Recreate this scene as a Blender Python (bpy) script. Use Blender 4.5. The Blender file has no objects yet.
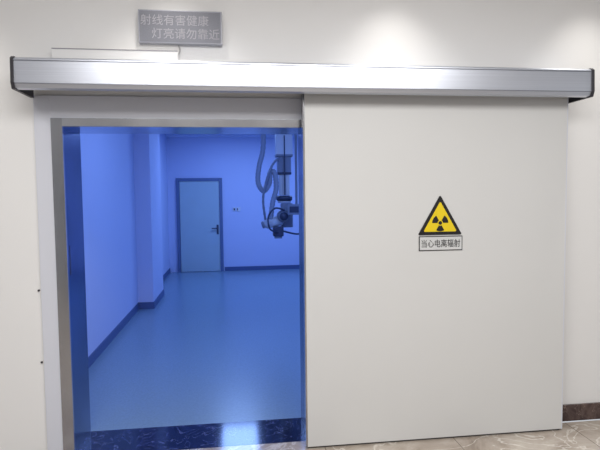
import bpy, bmesh, math
from mathutils import Vector, Matrix

scene = bpy.context.scene
scene.view_settings.view_transform = 'Standard'
scene.view_settings.look = 'None'
COL = scene.collection

def lin(c):
    o = []
    for v in c:
        v /= 255.0
        o.append(v/12.92 if v <= 0.04045 else ((v+0.055)/1.055)**2.4)
    return (o[0], o[1], o[2], 1.0)

# ------------------------------------------------------------ materials
def mat(name, col, rough=0.5, metal=0.0, noise=None, bump=None, emit=None, spec=None, coat=0.0):
    m = bpy.data.materials.new(name); m.use_nodes = True
    nt = m.node_tree; b = nt.nodes['Principled BSDF']
    c = lin(col)
    b.inputs['Base Color'].default_value = c
    b.inputs['Roughness'].default_value = rough
    b.inputs['Metallic'].default_value = metal
    if spec is not None: b.inputs['Specular IOR Level'].default_value = spec
    if coat: b.inputs['Coat Weight'].default_value = coat
    tc = nt.nodes.new('ShaderNodeTexCoord')
    if noise:
        sc, amt, stretch = noise
        mp = nt.nodes.new('ShaderNodeMapping'); mp.inputs['Scale'].default_value = stretch
        n = nt.nodes.new('ShaderNodeTexNoise'); n.inputs['Scale'].default_value = sc; n.inputs['Detail'].default_value = 4
        r = nt.nodes.new('ShaderNodeValToRGB')
        r.color_ramp.elements[0].position = 0.3; r.color_ramp.elements[1].position = 0.7
        r.color_ramp.elements[0].color = tuple(v*(1-amt) for v in c[:3])+(1,)
        r.color_ramp.elements[1].color = tuple(min(1, v*(1+amt)) for v in c[:3])+(1,)
        nt.links.new(tc.outputs['Object'], mp.inputs['Vector'])
        nt.links.new(mp.outputs['Vector'], n.inputs['Vector'])
        nt.links.new(n.outputs['Fac'], r.inputs['Fac'])
        nt.links.new(r.outputs['Color'], b.inputs['Base Color'])
    if bump:
        sc, st, stretch = bump
        mp = nt.nodes.new('ShaderNodeMapping'); mp.inputs['Scale'].default_value = stretch
        n = nt.nodes.new('ShaderNodeTexNoise'); n.inputs['Scale'].default_value = sc; n.inputs['Detail'].default_value = 3
        bp = nt.nodes.new('ShaderNodeBump'); bp.inputs['Strength'].default_value = st; bp.inputs['Distance'].default_value = 0.002
        nt.links.new(tc.outputs['Object'], mp.inputs['Vector'])
        nt.links.new(mp.outputs['Vector'], n.inputs['Vector'])
        nt.links.new(n.outputs['Fac'], bp.inputs['Height'])
        nt.links.new(bp.outputs['Normal'], b.inputs['Normal'])
    if emit:
        b.inputs['Emission Color'].default_value = lin(emit[0]); b.inputs['Emission Strength'].default_value = emit[1]
    return m

def marble(name, stops, scale, rough, vein, vscale, veinw=0.03, tile=None, grout=(120, 108, 98)):
    m = bpy.data.materials.new(name); m.use_nodes = True
    nt = m.node_tree; b = nt.nodes['Principled BSDF']; b.inputs['Roughness'].default_value = rough
    tc = nt.nodes.new('ShaderNodeTexCoord')
    n = nt.nodes.new('ShaderNodeTexNoise'); n.inputs['Scale'].default_value = scale; n.inputs['Detail'].default_value = 8
    n.inputs['Roughness'].default_value = 0.65; n.inputs['Distortion'].default_value = 1.2
    nt.links.new(tc.outputs['Object'], n.inputs['Vector'])
    r = nt.nodes.new('ShaderNodeValToRGB')
    els = r.color_ramp.elements
    els[0].position = stops[0][0]; els[0].color = lin(stops[0][1])
    els[1].position = stops[-1][0]; els[1].color = lin(stops[-1][1])
    for p, c in stops[1:-1]:
        e = els.new(p); e.color = lin(c)
    nt.links.new(n.outputs['Fac'], r.inputs['Fac'])
    n2 = nt.nodes.new('ShaderNodeTexNoise'); n2.inputs['Scale'].default_value = vscale; n2.inputs['Detail'].default_value = 6
    n2.inputs['Distortion'].default_value = 2.0
    nt.links.new(tc.outputs['Object'], n2.inputs['Vector'])
    s = nt.nodes.new('ShaderNodeMath'); s.operation = 'SUBTRACT'; s.inputs[1].default_value = 0.5
    a = nt.nodes.new('ShaderNodeMath'); a.operation = 'ABSOLUTE'
    mr = nt.nodes.new('ShaderNodeMapRange'); mr.inputs['From Min'].default_value = 0; mr.inputs['From Max'].default_value = veinw
    mr.inputs['To Min'].default_value = 0.75; mr.inputs['To Max'].default_value = 0.0
    nt.links.new(n2.outputs['Fac'], s.inputs[0]); nt.links.new(s.outputs[0], a.inputs[0]); nt.links.new(a.outputs[0], mr.inputs['Value'])
    mx = nt.nodes.new('ShaderNodeMix'); mx.data_type = 'RGBA'
    nt.links.new(mr.outputs[0], mx.inputs[0]); nt.links.new(r.outputs['Color'], mx.inputs[6]); mx.inputs[7].default_value = lin(vein)
    out = mx.outputs[2]
    if tile:
        br = nt.nodes.new('ShaderNodeTexBrick'); br.offset = 0.0
        br.inputs['Scale'].default_value = 1.0; br.inputs['Brick Width'].default_value = tile; br.inputs['Row Height'].default_value = tile
        br.inputs['Mortar Size'].default_value = 0.003; br.inputs['Mortar Smooth'].default_value = 0.2
        br.inputs['Mortar'].default_value = lin(grout)
        nt.links.new(tc.outputs['Object'], br.inputs['Vector'])
        nt.links.new(out, br.inputs['Color1']); nt.links.new(out, br.inputs['Color2'])
        out = br.outputs['Color']
    nt.links.new(out, b.inputs['Base Color'])
    return m

M_wall = mat('wall_paint_cream', (229, 228, 227), 0.7, bump=(180, 0.15, (1, 1, 1)))
M_ceil = mat('ceiling_paint', (235, 235, 235), 0.8, bump=(120, 0.1, (1, 1, 1)))
M_leaf = mat('door_leaf_powder_coat', (210, 210, 209), 0.34, noise=(1.2, 0.012, (1, 1, 1)))
M_frame = mat('frame_panel_white', (208, 210, 219), 0.4, noise=(2, 0.012, (1, 1, 1)))
M_steel = mat('brushed_steel', (186, 187, 192), 0.2, 1.0, noise=(1.3, 0.22, (1, 1, 1)), bump=(30, 0.08, (20, 20, 0.4)))
M_reveal = mat('steel_reveal', (112, 120, 148), 0.24, 1.0, noise=(1.6, 0.3, (1, 1, 1)), bump=(30, 0.08, (20, 20, 0.4)))  # steel tint darkened to imitate dark equipment reflected in the reveal
M_steelh = mat('brushed_steel_header', (190, 191, 196), 0.2, 1.0, noise=(2.2, 0.28, (1, 1, 1)))  # broad noise in the colour imitates uneven reflections along the header
M_alu = mat('anodised_aluminium', (202, 206, 216), 0.33, 0.8, noise=(3, 0.05, (0.5, 60, 90)))
M_alud = mat('aluminium_lip', (140, 143, 153), 0.35, 0.8)
M_dark = mat('dark_plastic', (48, 46, 52), 0.45)
M_rubber = mat('rubber_seal', (70, 68, 66), 0.7)
M_grey = mat('sign_mesh_grey', (118, 119, 128), 0.5, noise=(260, 0.12, (1, 1, 1)))
M_greyfr = mat('sign_bezel', (150, 151, 160), 0.35, 0.3)
M_greytx = mat('sign_letters', (160, 159, 166), 0.5)
M_greypink = mat('sign_backing_bar', (140, 138, 144), 0.5)
M_yel = mat('sign_yellow', (230, 202, 22), 0.45)
M_blk = mat('sign_black', (22, 20, 22), 0.45)
M_wht = mat('sign_white', (205, 206, 206), 0.4)
M_cable = mat('cable_white', (176, 174, 174), 0.5)

M_floor = marble('floor_marble_beige', [(0.3, (126, 112, 100)), (0.5, (168, 157, 146)), (0.7, (194, 186, 176))], 2.2, 0.1, (218, 212, 204), 2.0, 0.02, tile=0.8)
M_base = marble('baseboard_marble_brown', [(0.3, (46, 34, 34)), (0.5, (72, 56, 54)), (0.7, (104, 86, 80))], 6, 0.15, (150, 130, 120), 7, 0.012)
M_thr = marble('threshold_marble_navy', [(0.3, (14, 18, 40)), (0.55, (22, 28, 60)), (0.75, (42, 50, 92))], 9, 0.1, (120, 130, 180), 6, 0.008)

# interior of the treatment room
M_iwall = mat('room_wall_blue', (198, 206, 236), 0.6, bump=(90, 0.1, (1, 1, 1)))
M_ifloor = mat('room_vinyl_floor', (122, 146, 164), 0.26, noise=(70, 0.08, (1, 1, 1)))
M_iceil = mat('room_ceiling', (214, 222, 246), 0.7, bump=(90, 0.1, (1, 1, 1)))
M_ibase = mat('room_baseboard', (80, 98, 140), 0.5)
M_idoor = mat('room_door_teal', (176, 196, 202), 0.4, noise=(3, 0.02, (1, 1, 1)))
M_ifrm = mat('room_door_frame', (96, 114, 150), 0.4)
M_xw = mat('machine_white', (214, 218, 224), 0.4)
M_xg = mat('machine_grey', (132, 140, 156), 0.4)
M_xd = mat('machine_dark', (60, 68, 90), 0.4)
M_hose = mat('hose_corrugated', (150, 160, 178), 0.5)
M_panel = mat('ceiling_panel_glow', (200, 215, 255), 0.5, emit=((120, 156, 255), 1.0))
M_lamp = mat('downlight_glow', (255, 250, 240), 0.5, emit=((255, 244, 228), 6.0))

# ------------------------------------------------------------ mesh builder
class B:
    def __init__(s, name):
        s.name = name; s.bm = bmesh.new(); s.mats = []
    def mi(s, m):
        if m not in s.mats: s.mats.append(m)
        return s.mats.index(m)
    def merge(s, bm2, m, smooth=False, M=None):
        me = bpy.data.meshes.new('tmp'); 
        if M is not None: bm2.transform(M)
        i = s.mi(m)
        for f in bm2.faces: f.material_index = i; f.smooth = smooth
        bm2.to_mesh(me); bm2.free(); s.bm.from_mesh(me); bpy.data.meshes.remove(me)
    def box(s, x0, x1, y0, y1, z0, z1, m, bev=0.0, M=None):
        b = bmesh.new(); bmesh.ops.create_cube(b, size=1)
        for v in b.verts:
            v.co = Vector(((x0+x1)/2+v.co.x*(x1-x0), (y0+y1)/2+v.co.y*(y1-y0), (z0+z1)/2+v.co.z*(z1-z0)))
        if bev: bmesh.ops.bevel(b, geom=b.edges[:], offset=bev, segments=2, affect='EDGES', profile=0.7)
        s.merge(b, m, False, M); return s
    def cyl(s, p, axis, r, h, m, r2=None, seg=28, bev=0.0):
        b = bmesh.new(); bmesh.ops.create_cone(b, cap_ends=True, segments=seg, radius1=r, radius2=r if r2 is None else r2, depth=h)
        if bev: bmesh.ops.bevel(b, geom=[e for e in b.edges if len(e.link_faces) == 2 and any(len(f.verts) > 4 for f in e.link_faces)], offset=bev, segments=2, affect='EDGES')
        q = Vector((0, 0, 1)).rotation_difference(Vector(axis).normalized()).to_matrix().to_4x4()
        s.merge(b, m, True, Matrix.Translation(p) @ q); return s
    def prism(s, pts, d0, d1, m, plane='XZ', smooth=False):
        b = bmesh.new(); f = []
        def P(a, c, d):
            return (a, d, c) if plane == 'XZ' else ((d, a, c) if plane == 'YZ' else (a, c, d))
        v0 = [b.verts.new(P(a, c, d0)) for a, c in pts]; v1 = [b.verts.new(P(a, c, d1)) for a, c in pts]
        b.faces.new(v0); b.faces.new(v1[::-1])
        n = len(pts)
        for i in range(n): b.faces.new((v0[i], v1[i], v1[(i+1) % n], v0[(i+1) % n]))
        bmesh.ops.recalc_face_normals(b, faces=b.faces[:])
        s.merge(b, m, smooth); return s
    def tube(s, pts, r, m, seg=12, ribs=False, sub=8):
        P = [Vector(p) for p in pts]; path = []
        for i in range(len(P)-1):
            p0 = P[max(i-1, 0)]; p1 = P[i]; p2 = P[i+1]; p3 = P[min(i+2, len(P)-1)]
            for k in range(sub):
                t = k/sub
                path.append(0.5*((2*p1)+(-p0+p2)*t+(2*p0-5*p1+4*p2-p3)*t*t+(-p0+3*p1-3*p2+p3)*t**3))
        path.append(P[-1]); b = bmesh.new(); rings = []
        ref = Vector((0.3, 1, 0.1)).normalized()
        for i, c in enumerate(path):
            d = (path[min(i+1, len(path)-1)]-path[max(i-1, 0)]).normalized()
            u = d.cross(ref).normalized(); w = d.cross(u).normalized()
            rr = r*(1.0 if not ribs or i % 2 else 0.8)
            rings.append([b.verts.new(c+(u*math.cos(2*math.pi*k/seg)+w*math.sin(2*math.pi*k/seg))*rr) for k in range(seg)])
        for i in range(len(rings)-1):
            for k in range(seg): b.faces.new((rings[i][k], rings[i][(k+1) % seg], rings[i+1][(k+1) % seg], rings[i+1][k]))
        b.faces.new(rings[0][::-1]); b.faces.new(rings[-1])
        bmesh.ops.recalc_face_normals(b, faces=b.faces[:])
        s.merge(b, m, True); return s
    def text(s, body, x, z, y, w, h, m, bold=0.0):
        cu = bpy.data.curves.new('t', 'FONT'); cu.body = body; cu.size = 1; cu.offset = bold; cu.extrude = 0.004
        o = bpy.data.objects.new('t', cu); COL.objects.link(o)
        bpy.context.view_layer.update()
        me = bpy.data.meshes.new_from_object(o.evaluated_get(bpy.context.evaluated_depsgraph_get()))
        bpy.data.objects.remove(o)
        if len(me.vertices):
            xs = [v.co.x for v in me.vertices]; ys = [v.co.y for v in me.vertices]
            x0, x1, y0, y1 = min(xs), max(xs), min(ys), max(ys)
            b = bmesh.new(); b.from_mesh(me)
            for v in b.verts:
                a, c, d = v.co
                v.co = Vector((x+(a-x0)/(x1-x0)*w, y-d*0.2, z+(c-y0)/(y1-y0)*h))
            s.merge(b, m)
        bpy.data.meshes.remove(me); return s
    def done(s, parent=None):
        me = bpy.data.meshes.new(s.name)
        lo = Vector([min(v.co[k] for v in s.bm.verts) for k in range(3)]); hi = Vector([max(v.co[k] for v in s.bm.verts) for k in range(3)])
        c = (lo+hi)/2; c.z = lo.z
        bmesh.ops.translate(s.bm, verts=s.bm.verts[:], vec=-c)
        s.bm.to_mesh(me); s.bm.free()
        for m in s.mats: me.materials.append(m)
        o = bpy.data.objects.new(s.name, me); COL.objects.link(o); o.location = c
        return o

# ------------------------------------------------------------ shell
YW = 3.05; YI = 3.35; OL = -0.957; OR = 0.415; OT = 1.90
YB = 10.3; XL = -1.32; XR = 3.2; ZC = 2.70
w = B('wall_front')
w.box(-4, OL, YW, YI, 0, 3.0, M_wall); w.box(OR, 5, YW, YI, 0, 3.0, M_wall); w.box(OL, OR, YW, YI, OT, 3.0, M_wall)
w.done()
B('floor').box(-4, 5, -3.0, YW-0.03, -0.06, 0, M_floor).done()
B('ceiling').box(-4, 5, -3.0, YI, 3.0, 3.08, M_ceil).done()
# unseen corridor wall and invented dark double door behind viewer, added for steel reflections
w = B('wall_corridor'); w.box(-4, 5, -3.1, -3.0, 0, 3.0, M_wall); w.done()
w = B('reflection_door')
w.box(-2.9, -1.3, -3.0, -2.96, 0, 2.2, M_alud, 0.004); w.box(-2.83, -2.11, -2.965, -2.94, 0.01, 2.13, M_dark, 0.004); w.box(-2.09, -1.37, -2.965, -2.94, 0.01, 2.13, M_dark, 0.004)
w.box(-2.2, -2.17, -2.94, -2.88, 0.9, 1.3, M_steel, 0.005); w.box(-2.03, -2.0, -2.94, -2.88, 0.9, 1.3, M_steel, 0.005)
w.done()
# treatment room
B('floor_treatment_room').box(XL-0.1, XR+0.1, YI, YB+0.1, -0.06, 0, M_ifloor).done()
PY0, PY1, PW = 7.0, 7.95, 0.2
w = B('wall_left'); w.box(XL-0.1, XL, YI, YB, 0, ZC, M_iwall); w.box(XL, XL+PW, PY0, PY1, 0, ZC, M_iwall); w.done()
B('wall_back').box(XL-0.1, XR+0.1, YB, YB+0.1, 0, ZC, M_iwall).done()
B('wall_right').box(XR, XR+0.1, YI, YB, 0, ZC, M_iwall).done()
B('wall_entry').box(XL, OL, YI, YI+0.01, 0, ZC, M_iwall).box(OR, XR, YI, YI+0.01, 0, ZC, M_iwall).box(OL, OR, YI, YI+0.01, OT, ZC, M_iwall).done()
B('ceiling_treatment_room').box(XL-0.1, XR+0.1, YI, YB+0.1, ZC, ZC+0.08, M_iceil).done()
t = 0.012
b = B('baseboard_left'); b.box(XL, XL+t, YI+0.01, PY0, 0, 0.09, M_ibase); b.box(XL, XL+PW+t, PY0-t, PY0, 0, 0.09, M_ibase)
b.box(XL+PW, XL+PW+t, PY0, PY1, 0, 0.09, M_ibase); b.box(XL, XL+PW+t, PY1, PY1+t, 0, 0.09, M_ibase); b.box(XL, XL+t, PY1+t, YB, 0, 0.09, M_ibase); b.done()
B('baseboard_back').box(-0.24, XR, YB-t, YB, 0, 0.08, M_ibase).done()
B('trim_1').box(XL, XR, YB-0.03, YB, ZC-0.05, ZC, M_iceil, 0.004).done()
B('baseboard_right').box(2.03, 5, YW-0.015, YW, 0, 0.108, M_base, 0.002).done()

# threshold
b = B('threshold_marble'); b.box(OL, OR, YW-0.03, YI, -0.06, 0.0, M_thr, 0.0); b.done()

# ------------------------------------------------------------ door frame
f = B('door_frame')
f.box(-1.105, -1.016, 3.037, YW, 0.001, 2.069, M_frame, 0.002)
f.box(-1.016, OR+0.05, 3.037, YW, 1.944, 2.069, M_frame, 0.002)
f.box(-1.016, OL+0.003, 3.03, YW, 0.001, 1.944, M_steel, 0.0015)
f.box(OL, OR+0.06, 3.03, YW, OT-0.003, 1.944, M_steelh, 0.0015)
f.box(OR-0.003, OR+0.06, 3.03, YW, 0.001, OT, M_steel, 0.0015)
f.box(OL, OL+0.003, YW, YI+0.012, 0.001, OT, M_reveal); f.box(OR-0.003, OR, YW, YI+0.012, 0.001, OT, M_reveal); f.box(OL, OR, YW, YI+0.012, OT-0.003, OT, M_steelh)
for z in (0.975, 0.56):
    f.cyl((-1.12, 3.047, z), (0, 1, 0), 0.006, 0.006, M_dark, seg=14)
f.box(OL+0.003, OL+0.005, 3.08, 3.14, 1.05, 1.22, M_reveal, 0.0005)
f.done()

# ------------------------------------------------------------ sliding door leaf
d = B('sliding_door')
d.box(0.395, 2.008, 2.918, 2.972, 0.012, 2.085, M_leaf, 0.003)
d.box(0.386, 0.397, 2.918, 2.976, 0.012, 2.085, M_steel, 0.002)
d.box(2.006, 2.014, 2.918, 2.976, 0.012, 2.085, M_frame, 0.002)
d.box(0.40, 2.0, 2.93, 2.96, 0.0, 0.014, M_rubber)
d.done()

# ------------------------------------------------------------ rail cover
r = B('sliding_door_rail_cover')
YR = 3.036
prof = [(YR, 2.214), (2.80, 2.214), (2.79, 2.205), (2.786, 2.085), (2.796, 2.060), (2.83, 2.056), (2.83, 2.062), (2.802, 2.068), (2.793, 2.09), (2.797, 2.2), (2.81, 2.208), (YR, 2.208)]
r.prism(prof, -1.10, 2.065, M_alu, 'YZ')
r.box(-1.10, 2.065, 2.785, 2.79, 2.080, 2.084, M_alud)
r.box(-1.10, 2.065, 2.785, 2.79, 2.196, 2.199, M_alud)
capp = [(YR, 2.219), (2.80, 2.219), (2.783, 2.207), (2.779, 2.085), (2.79, 2.053), (YR, 2.053)]
r.prism(capp, -1.116, -1.100, M_dark, 'YZ'); r.prism(capp, 2.065, 2.081, M_dark, 'YZ')
r.box(-1.095, 2.06, 3.0, YR, 2.11, 2.2, M_alud)           # track bracket inside cover
r.box(-1.095, 2.06, 2.925, 2.965, 2.10, 2.14, M_alud)     # running track
r.done()

B('cable_trunking').box(-0.985, -0.31, 3.0, YW, 2.262, 2.318, M_wall, 0.003).box(-0.985, -0.31, 2.998, 3.001, 2.314, 2.319, M_greypink).done()
B('power_cable').tube([(-0.31, 3.045, 2.365), (-0.30, 3.04, 2.33), (-0.315, 3.035, 2.29), (-0.31, 3.045, 2.22)], 0.004, M_cable).done()

# ------------------------------------------------------------ LED indicator sign
s = B('indicator_light_sign')
s.box(-0.523, -0.060, 3.012, YW, 2.362, 2.546, M_greyfr, 0.003)
s.box(-0.516, -0.067, 3.010, 3.013, 2.369, 2.539, M_grey)
s.text('射线有害健康', -0.51, 2.462, 3.010, 0.375, 0.058, M_greytx, 0.0)
s.text('灯亮请勿靠近', -0.45, 2.388, 3.010, 0.375, 0.058, M_greytx, 0.0)
s.done()

# ------------------------------------------------------------ radiation warning sign
def rtri(cx, cz, R, rad, n=6):
    pts = []
    for k in range(3):
        a = math.radians(90+120*k); c = (cx+math.cos(a)*(R-2*rad), cz+math.sin(a)*(R-2*rad))
        for i in range(n+1):
            aa = a-math.radians(60)+math.radians(120)*i/n
            pts.append((c[0]+math.cos(aa)*rad, c[1]+math.sin(aa)*rad))
    return pts
g = B('radiation_warning_sign')
cx = 1.203; h = 0.235; cz = 1.255+h/3; YS = 2.9178
g.prism(rtri(cx, cz, 0.158, 0.006), YS-0.004, YS, M_blk)
g.prism(rtri(cx, cz, 0.120, 0.006), YS-0.0055, YS-0.004, M_yel)
tz = cz-0.008
g.prism([(cx+0.011*math.cos(2*math.pi*i/20), tz+0.011*math.sin(2*math.pi*i/20)) for i in range(20)], YS-0.007, YS-0.0055, M_blk)
for k in range(3):
    a0 = math.radians(-90+120*k-30); pts = []
    for i in range(11):
        a = a0+math.radians(60)*i/10; pts.append((cx+0.05*math.cos(a), tz+0.05*math.sin(a)))
    for i in range(10, -1, -1):
        a = a0+math.radians(60)*i/10; pts.append((cx+0.017*math.cos(a), tz+0.017*math.sin(a)))
    g.prism(pts, YS-0.007, YS-0.0055, M_blk)
g.box(1.073, 1.343, YS-0.004, YS, 1.160, 1.247, M_blk, 0.001)
g.box(1.078, 1.338, YS-0.005, YS-0.004, 1.165, 1.242, M_wht)
g.text('当心电离辐射', 1.088, 1.180, YS-0.005, 0.24, 0.047, M_blk, 0.005)
g.done()

# ------------------------------------------------------------ inner room door
d = B('door_1')
x0, x1, zt = -1.155, -0.262, 1.855
d.box(x0, x0+0.06, YB-0.04, YB, 0, zt, M_ifrm, 0.004); d.box(x1-0.06, x1, YB-0.04, YB, 0, zt, M_ifrm, 0.004); d.box(x0+0.06, x1-0.06, YB-0.04, YB, zt-0.06, zt, M_ifrm, 0.004)
d.box(x0+0.064, x1-0.064, YB-0.025, YB, 0.008, zt-0.064, M_idoor, 0.003)
d.box(x1-0.125, x1-0.085, YB-0.032, YB-0.025, 0.74, 0.93, M_xd, 0.003)
d.cyl((x1-0.105, YB-0.05, 0.86), (0, 1, 0), 0.011, 0.05, M_xd); d.box(x1-0.22, x1-0.095, YB-0.083, YB-0.068, 0.85, 0.872, M_xd, 0.004)
d.done()
sw = B('light_switch'); sw.box(-0.06, 0.0, YB-0.012, YB, 1.19, 1.27, M_xw, 0.003).box(0.01, 0.09, YB-0.012, YB, 1.19, 1.27, M_xw, 0.003).box(-0.045, -0.015, YB-0.016, YB-0.012, 1.21, 1.25, M_xd).box(0.02, 0.04, YB-0.016, YB-0.012, 1.21, 1.25, M_xd); sw.done()

# ------------------------------------------------------------ ceiling mounted x-ray unit
x = B('ceiling_xray_machine')
X, Y = 0.66, 7.0
x.box(X-0.7, X+1.2, Y-0.28, Y-0.22, ZC-0.07, ZC, M_xw, 0.006); x.box(X-0.7, X+1.2, Y+0.22, Y+0.28, ZC-0.07, ZC, M_xw, 0.006)
x.box(X-0.25, X+0.25, Y-0.3, Y+0.3, ZC-0.17, ZC-0.07, M_xw, 0.01)
x.box(X-0.13, X+0.13, Y-0.13, Y+0.13, 2.36, ZC-0.17, M_xw, 0.012)
x.box(X-0.11, X+0.11, Y-0.11, Y+0.11, 2.02, 2.38, M_xw, 0.01)
x.box(X-0.113, X+0.113, Y-0.113, Y+0.113, 2.02, 2.05, M_xg, 0.006)
x.box(X-0.09, X+0.09, Y-0.09, Y+0.09, 1.78, 2.04, M_xg, 0.01)
x.box(X-0.093, X+0.093, Y-0.093, Y+0.093, 1.78, 1.81, M_xd, 0.006)
x.box(X-0.07, X+0.07, Y-0.07, Y+0.07, 1.50, 1.80, M_xw, 0.01)
x.box(X-0.008, X+0.008, Y-0.116, Y-0.07, 1.50, 2.3, M_xd, 0.003)
x.box(X+0.15, X+0.18, Y-0.05, Y+0.0, 1.3, ZC-0.1, M_xg, 0.005)
x.cyl((X, Y, 1.46), (0, 0, 1), 0.11, 0.07, M_xd, bev=0.01)
x.cyl((X, Y, 1.41), (0, 0, 1), 0.09, 0.03, M_xw, bev=0.005)
x.box(X-0.05, X+0.11, Y-0.07, Y+0.07, 1.06, 1.39, M_xg, 0.02)
# tube housing, collimator, control console, handles
x.cyl((X-0.03, Y-0.15, 1.22), (0, 1, 0), 0.085, 0.16, M_xg, bev=0.02)
x.cyl((X-0.03, Y-0.24, 1.22), (0, 1, 0), 0.055, 0.02, M_xd, bev=0.005)
x.cyl((X-0.16, Y-0.12, 1.14), (1, 0, 0.25), 0.068, 0.26, M_xw, bev=0.02)
x.cyl((X-0.30, Y-0.12, 1.105), (1, 0, 0.25), 0.05, 0.04, M_xg, bev=0.01)
x.box(X-0.17, X-0.03, Y-0.19, Y-0.05, 0.95, 1.08, M_xd, 0.015)
x.box(X-0.15, X-0.05, Y-0.17, Y-0.07, 0.92, 0.95, M_xg, 0.005)
x.box(X+0.02, X+0.22, Y-0.30, Y-0.26, 1.24, 1.38, M_xg, 0.01); x.box(X+0.04, X+0.20, Y-0.304, Y-0.30, 1.27, 1.35, M_xd)
x.box(X+0.08, X+0.12, Y-0.27, Y-0.05, 1.29, 1.33, M_xd, 0.004)
x.tube([(X-0.02, Y-0.22, 1.3), (X-0.15, Y-0.3, 1.33), (X-0.24, Y-0.3, 1.22), (X-0.22, Y-0.28, 1.06), (X-0.10, Y-0.18, 1.0)], 0.012, M_xd)
x.tube([(X+0.2, Y-0.28, 1.26), (X+0.25, Y-0.34, 1.10), (X+0.16, Y-0.33, 0.99), (X-0.04, Y-0.18, 1.02)], 0.012, M_xd)
# corrugated cable hoses
x.tube([(X-0.22, Y-0.12, ZC-0.10), (X-0.27, Y-0.12, 2.45), (X-0.29, Y-0.12, 2.1), (X-0.34, Y-0.12, 1.9), (X-0.36, Y-0.12, 1.68), (X-0.29, Y-0.12, 1.56), (X-0.21, Y-0.12, 1.66), (X-0.2, Y-0.13, 1.80), (X-0.14, Y-0.14, 1.80), (X-0.12, Y-0.14, 1.6), (X-0.17, Y-0.14, 1.4), (X-0.2, Y-0.14, 1.18)], 0.038, M_hose, ribs=True, sub=10)
x.tube([(X-0.08, Y-0.12, 2.0), (X-0.17, Y-0.18, 1.9), (X-0.25, Y-0.2, 1.7), (X-0.3, Y-0.2, 1.45), (X-0.27, Y-0.14, 1.17)], 0.018, M_xg, ribs=True)
x.done()

# ------------------------------------------------------------ lights
def area(name, loc, sx, sy, e, col, rot=(0, 0, 0)):
    l = bpy.data.lights.new(name, 'AREA'); l.shape = 'RECTANGLE'; l.size = sx; l.size_y = sy; l.energy = e; l.color = col
    o = bpy.data.objects.new(name, l); o.location = loc; o.rotation_euler = rot; COL.objects.link(o)
BL = (0.27, 0.46, 1.0)
for i, (lx, ly) in enumerate([(0.0, 4.9), (1.9, 4.9), (0.0, 8.6), (1.9, 8.6)]):
    B('ceiling_light_panel').box(lx-0.3, lx+0.3, ly-0.6, ly+0.6, ZC-0.012, ZC, M_panel, 0.003).done()
    area('room_panel_lamp', (lx, ly, ZC-0.03), 0.6, 1.2, 23 if ly < 6 else 30, BL)
for lx in (-1.6, -0.33, 0.95, 2.22):
    b = B('recessed_downlight'); b.cyl((lx, 2.74, 2.992), (0, 0, 1), 0.05, 0.016, M_frame, bev=0.003); b.cyl((lx, 2.74, 2.983), (0, 0, 1), 0.036, 0.004, M_lamp); b.done()
    l = bpy.data.lights.new('downlight_lamp', 'SPOT'); l.energy = 34; l.color = (1, 0.97, 0.92); l.spot_size = math.radians(88); l.spot_blend = 1.0; l.shadow_soft_size = 0.04
    o = bpy.data.objects.new('downlight_lamp', l); o.location = (lx, 2.74, 2.97); COL.objects.link(o)
area('corridor_lamp', (0.4, 0.5, 2.96), 3.2, 1.6, 130, (1.0, 0.985, 0.965))
wd = bpy.data.worlds.new('World'); scene.world = wd; wd.use_nodes = True
wd.node_tree.nodes['Background'].inputs[0].default_value = (0.9, 0.94, 1.0, 1); wd.node_tree.nodes['Background'].inputs[1].default_value = 0.62

# ------------------------------------------------------------ camera
yaw, pitch, roll = math.radians(7.11), math.radians(-3.35), math.radians(-0.64)
F = Vector((math.sin(yaw)*math.cos(pitch), math.cos(yaw)*math.cos(pitch), math.sin(pitch)))
R0 = Vector((math.cos(yaw), -math.sin(yaw), 0)); U0 = R0.cross(F)
Rr = R0*math.cos(roll)+U0*math.sin(roll); U = -R0*math.sin(roll)+U0*math.cos(roll)
cam = bpy.data.cameras.new('Camera'); cam.sensor_width = 36; cam.lens = 512.2/600*36; cam.clip_start = 0.05
co = bpy.data.objects.new('Camera', cam); COL.objects.link(co)
Mx = Matrix((Rr, U, -F)).transposed().to_4x4(); Mx.translation = Vector((0, 0, 1.5)); co.matrix_world = Mx
scene.camera = co
